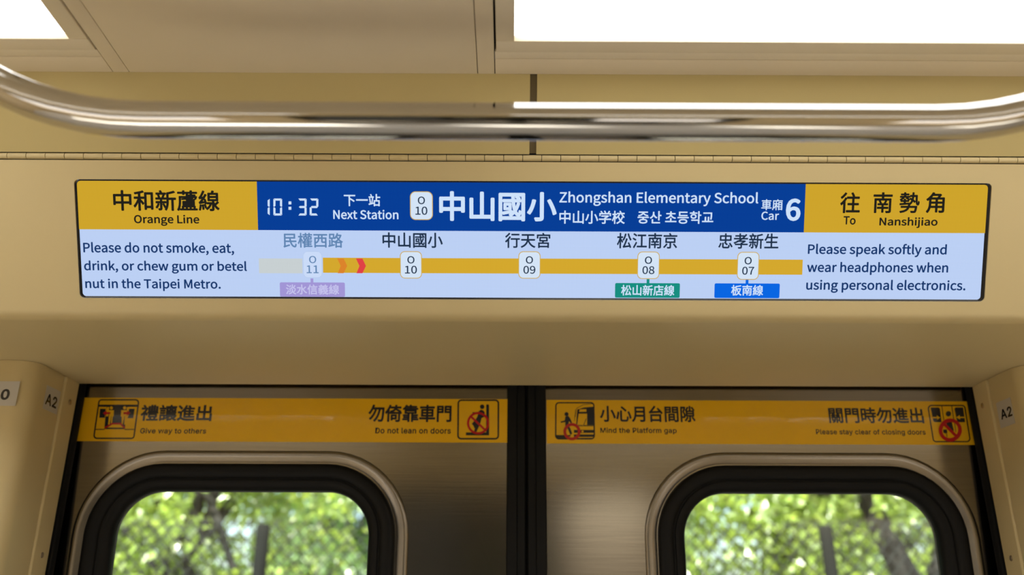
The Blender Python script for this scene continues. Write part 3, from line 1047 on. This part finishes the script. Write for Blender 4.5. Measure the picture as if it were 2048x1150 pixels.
# ---- little white number labels on the door posts and the wall
def label_thing(face, quad, text, L_, R_, B_, T_, label, cat='label', group=None, fnt='sans', bold=0.012):
    us = [face.at(*q) for q in quad]
    bm = bmesh.new()
    A_ = [bm.verts.new(face.w(q, 0.0005)) for q in us]
    C_ = [bm.verts.new(face.w(q, 0.0001)) for q in us]
    bm.faces.new(A_)
    bm.faces.new(C_[::-1])
    for i in range(4):
        bm.faces.new((A_[i], A_[(i + 1) % 4], C_[(i + 1) % 4], C_[i]))
    o = obj('number_label', bm, 'label')
    tag(o, label, cat, group)
    bm = bmesh.new()
    add_text(bm, face, text, (face.at(*L_)[0], face.at(*B_)[1]), (face.at(*R_)[0], face.at(*T_)[1]), 0.0007, fnt, bold)
    obj('lettering', bm, 'stickink', parent=o, smooth='keep')
FL = Face((XL - 0.0025, 1.34, EYE + 0.3), (0.003, 0.092, 0), (0, 0, 1))
FR = Face((XR + 0.0025, 1.34, EYE + 0.3), (0.003, -0.092, 0), (0, 0, 1))
def rectq(face, l, r, b, t):
    a, c, d, e = face.at(*l)[0], face.at(*r)[0], face.at(*b)[1], face.at(*t)[1]
    class Q: pass
    return a, c, d, e
def label_rect(face, l, r, b, t, *args, **kw):
    a, c, d, e = rectq(face, l, r, b, t)
    class F2(Face): pass
    us = [(a, d), (c, d), (c, e), (a, e)]
    bm = bmesh.new()
    A_ = [bm.verts.new(face.w(q, 0.0005)) for q in us]
    C_ = [bm.verts.new(face.w(q, 0.0001)) for q in us]
    bm.faces.new(A_)
    bm.faces.new(C_[::-1])
    for i in range(4):
        bm.faces.new((A_[i], A_[(i + 1) % 4], C_[(i + 1) % 4], C_[i]))
    text, L_, R_, B_, T_, label = args
    o = obj('number_label', bm, 'label')
    tag(o, label, 'label', kw.get('group'))
    bm = bmesh.new()
    add_text(bm, face, text, (face.at(*L_)[0], face.at(*B_)[1]), (face.at(*R_)[0], face.at(*T_)[1]), 0.0007, 'sans', kw.get('bold', 0.022))
    obj('lettering', bm, 'stickink', parent=o, smooth='keep')
label_rect(FL, (88, 800), (117, 806), (99, 823), (106, 776), 'A2', (90, 802), (113, 806), (98, 812), (103, 790),
           'small greyish A2 label on the left door post beside the screwed strip', group='A2 labels on the door posts')
label_rect(FR, (1997, 830), (2026, 821), (2018, 851), (2005, 801), 'A2', (2002.4, 831), (2024.6, 823), (2014, 836), (2014, 814.6),
           'small white A2 label on the right door post beside the screwed strip', group='A2 labels on the door posts')
FW = Face((0, 1.295, EYE + 0.3), (1, 0, 0), (0, 0, 1))
label_rect(FW, (-70, 790), (36, 787), (-10, 811.5), (-10, 762.5), '0', (2.2, 789), (19.8, 789), (11, 800), (11, 778.3),
           'white label ending in a zero on the wall left of the doorway', bold=0.032)

# ================================================================== OUTSIDE
tag(obj('ground', boxbm(-30, 30, 1.9, 40, -1.0, -0.9), 'ground'), kind='structure')
GZ = -0.9
tag(obj('ground', boxbm(-30, 30, -12, -1.6, -1.0, -0.9), 'ground'), kind='structure')
tag(obj('wall_bank', boxbm(-1.1, 0.12, -3.2, -3.0, -1.0, 3.2), 'bank'), kind='structure')  # unseen slab, added to block the sky behind the opposite door's left window
# ---- chain-link fence with dark posts
FY = 4.0
fe = empty('chain_link_fence', (0, FY, GZ))
tag(fe, 'chain link fence with dark posts beyond the door windows', 'fence')
F0 = Face((0, FY - 0.03, EYE), (1, 0, 0), (0, 0, 1))
pxs = [F0.at(527, 1055)[0], F0.at(1650, 1055)[0]]
gap = pxs[1] - pxs[0]
ptop = EYE + F0.at(527, 1048)[1]
for k in (-2, -1, 0, 1, 2, 3):
    x = pxs[0] + gap * k
    bm = bmesh.new()
    lean = 0.05 if k == 1 else -0.005
    tube(bm, [(x + lean * 1.5, FY - 0.03, GZ), (x + 0.0, FY - 0.03, ptop - 0.012), (x, FY - 0.03, ptop - 0.004), (x, FY - 0.03, ptop)], [0.028, 0.028, 0.026, 0.018], 14)
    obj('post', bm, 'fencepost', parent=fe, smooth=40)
bm = bmesh.new()
z0, z1 = GZ + 0.9, ptop + 0.02
hh = z1 - z0
x = -6.5
def strand(p, q, r):
    d = (q - p).normalized()
    s = d.cross(Vector((0, 1, 0))) * r
    y = Vector((0, r, 0))
    a = [bm.verts.new(p + v) for v in (s + y, s - y, -s - y, -s + y)]
    b = [bm.verts.new(q + v) for v in (s + y, s - y, -s - y, -s + y)]
    for i in range(4):
        bm.faces.new((a[i], a[(i + 1) % 4], b[(i + 1) % 4], b[i]))
while x < 6.5:
    strand(Vector((x, FY + 0.004, z0)), Vector((x + hh * 0.9, FY + 0.004, z1)), 0.0022)
    strand(Vector((x, FY + 0.010, z0)), Vector((x - hh * 0.9, FY + 0.010, z1)), 0.0022)
    x += 0.062
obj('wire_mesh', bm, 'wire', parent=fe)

# ---- trees beyond the fence
def leaf_into(vs, fs, c, d, nrm, L, Wd):
    side = d.cross(nrm).normalized()
    i = len(vs)
    droop = nrm * (-0.12 * L)
    vs += [c, c + d * L * 0.45 + side * Wd + nrm * 0.06 * L, c + d * L * 0.5 - nrm * 0.02 * L, c + d * L * 0.45 - side * Wd + nrm * 0.06 * L, c + d * L + droop]
    fs += [(i, i + 1, i + 2), (i, i + 2, i + 3), (i + 1, i + 4, i + 2), (i + 3, i + 2, i + 4)]

def rnd_dir(rg):
    while True:
        v = Vector((rg.uniform(-1, 1), rg.uniform(-1, 1), rg.uniform(-1, 1)))
        if 0.05 < v.length < 1:
            return v.normalized()

def make_tree(seed, nclump, per, rx, rz, zc, L, mat, trunk=0.13):
    rg = random.Random(seed)
    tr = empty('tree', (0, 0, 0))
    bm = bmesh.new()
    top = Vector((rg.uniform(-.3, .3), rg.uniform(-.2, .2), zc + rz * 0.55))
    tp = [Vector((0, 0, 0)), Vector((rg.uniform(-.1, .1), 0, zc * 0.4)), Vector((rg.uniform(-.25, .25), rg.uniform(-.1, .1), zc * 0.8)), top]
    tube(bm, tp, [trunk, trunk * .8, trunk * .6, trunk * .2], 10)
    obj('trunk', bm, 'bark', parent=tr, smooth=60)
    ends = []
    bm = bmesh.new()
    for i in range(13):
        t = rg.uniform(0.25, 0.95)
        a = tp[1].lerp(tp[3], t)
        ang = rg.uniform(0, 2 * math.pi)
        e = Vector((math.cos(ang) * rx * rg.uniform(.5, .95), math.sin(ang) * rx * rg.uniform(.5, .95), zc + rz * rg.uniform(-.85, .8)))
        m = a.lerp(e, .5) + Vector((rg.uniform(-.15, .15), rg.uniform(-.15, .15), rg.uniform(0, .3)))
        r_ = trunk * rg.uniform(.22, .42)
        tube(bm, [a, a.lerp(m, .5), m, m.lerp(e, .5) + Vector((0, 0, .06)), e], [r_, r_ * .85, r_ * .65, r_ * .4, r_ * .12], 7)
        ends.append((a, m, e))
    obj('branches', bm, 'bark', parent=tr, smooth=60)
    vs, fs = [], []
    for c in range(nclump):
        if rg.random() < 0.45:
            a, m, e = rg.choice(ends)
            q = m.lerp(e, rg.random()) + rnd_dir(rg) * 0.25
        else:
            d = rnd_dir(rg)
            k = rg.random() ** 0.45
            q = Vector((d.x * rx * k, d.y * rx * k, zc + d.z * rz * k))
        rc = rg.uniform(0.14, 0.32)
        for j in range(per):
            p_ = q + rnd_dir(rg) * rc * rg.random() ** 0.5
            d = (rnd_dir(rg) + Vector((0, 0, -0.35))).normalized()
            n_ = (rnd_dir(rg) + Vector((0, -0.3, 0.9))).normalized()
            if abs(d.dot(n_)) > 0.9:
                continue
            l = L * rg.uniform(.65, 1.25)
            leaf_into(vs, fs, p_, d, n_, l, l * .33)
    me = bpy.data.meshes.new('foliage')
    me.from_pydata([tuple(v) for v in vs], [], fs)
    me.materials.append(M[mat])
    fo = bpy.data.objects.new('foliage', me)
    COL.objects.link(fo)
    fo.parent = tr
    ALL.append(fo)
    return tr
protoA = make_tree(3, 300, 46, 1.15, 1.9, 2.9, 0.078, 'leaf')
protoB = make_tree(11, 290, 46, 1.15, 1.9, 2.8, 0.082, 'leaf')
protoC = make_tree(23, 380, 44, 1.7, 3.0, 3.8, 0.12, 'leafdark', 0.2)
def dup(root):
    r_ = root.copy()
    COL.objects.link(r_)
    for ch in list(root.children):
        c = ch.copy()
        COL.objects.link(c)
        c.parent = r_
    return r_
used = set()
# a dark leaning trunk with a sparse crown, close behind the fence at the right window
FT = Face((0, 5.2, EYE), (1, 0, 0), (0, 0, 1))
lt = empty('tree', (FT.at(1905, 1150)[0] + 0.35, 5.2, GZ))
tag(lt, 'dark leaning trunk behind the fence, crossing the right window from upper left to lower right', 'tree', 'trees beyond the fence')
bm = bmesh.new()
w_ = lambda x, y, dy=0.0: Vector((FT.at(x, y)[0], 5.2 + dy, EYE + FT.at(x, y)[1]))
base = Vector((lt.location.x, 5.2, GZ))
tube(bm, [base, base.lerp(w_(1860, 1250), .6), w_(1860, 1250), w_(1795, 1120), w_(1735, 1000), w_(1700, 900), w_(1690, 800, .1)], [.12, .10, .085, .07, .06, .045, .02], 10)
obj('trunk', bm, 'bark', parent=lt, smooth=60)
bm = bmesh.new()
tube(bm, [w_(1850, 1230), w_(1880, 1130), w_(1895, 1020), w_(1900, 900)], [.06, .05, .045, .02], 8)
tube(bm, [w_(1740, 1010), w_(1690, 990), w_(1620, 985), w_(1560, 940)], [.03, .025, .018, .008], 7)
obj('branches', bm, 'bark', parent=lt, smooth=60)
rg = random.Random(5)
vs, fs = [], []
for c in range(70):
    q = w_(rg.uniform(1560, 1960), rg.uniform(640, 1010), rg.uniform(-.35, .25))
    for j in range(34):
        d = (rnd_dir(rg) + Vector((0, 0, -.35))).normalized()
        n_ = (rnd_dir(rg) + Vector((0, -.3, .9))).normalized()
        if abs(d.dot(n_)) < .9:
            l = rg.uniform(.055, .095)
            leaf_into(vs, fs, q + rnd_dir(rg) * .22 * rg.random() ** .5, d, n_, l, l * .33)
me = bpy.data.meshes.new('foliage')
me.from_pydata([tuple(v - lt.location) for v in vs], [], fs)
me.materials.append(M['leaf'])
fo = bpy.data.objects.new('foliage', me)
COL.objects.link(fo)
fo.parent = lt
spots = [
    (protoA, -5.2, 6.6, 0.4, 'leafy green tree outside nearest the left end of the fence'),
    (protoB, -2.1, 6.2, 1.7, 'leafy green tree outside behind the fence post of the left window'),
    (protoA, 0.05, 8.5, 2.9, 'leafy green tree outside between the two door windows'),
    (protoB, 2.2, 7.5, 4.0, 'leafy green tree outside behind the fence post of the right window'),
    (protoA, 5.3, 6.6, 5.2, 'leafy green tree outside nearest the right end of the fence'),
    (protoC, -6.0, 12.0, 0.3, 'taller darker tree in the back row, farthest left'),
    (protoC, -2.3, 12.2, 2.1, 'taller darker tree in the back row seen through the left window'),
    (protoC, 1.4, 12.1, 4.4, 'taller darker tree in the back row behind the middle of the doorway'),
    (protoC, 5.1, 12.2, 5.5, 'taller darker tree in the back row seen through the right window'),
]
for pr, x, y, rz_, lb in spots:
    if pr not in used:
        o = pr
        used.add(pr)
    else:
        o = dup(pr)
    o.location = (x, y, GZ)
    o.rotation_euler = (0, 0, rz_)
    tag(o, lb, 'tree', 'trees beyond the fence')

# the car side leans in slightly towards the roof, so the leaves and their stickers do too
PIV = Matrix.Translation((0, YD, ZS))
LEAN = PIV @ Matrix.Rotation(math.radians(2.5), 4, 'X') @ PIV.inverted()
bpy.context.view_layer.update()
for o in (door_l, door_r, stL, stR):
    o.matrix_world = LEAN @ o.matrix_world

for o in S.objects:
    if '_o' in o:
        del o['_o']
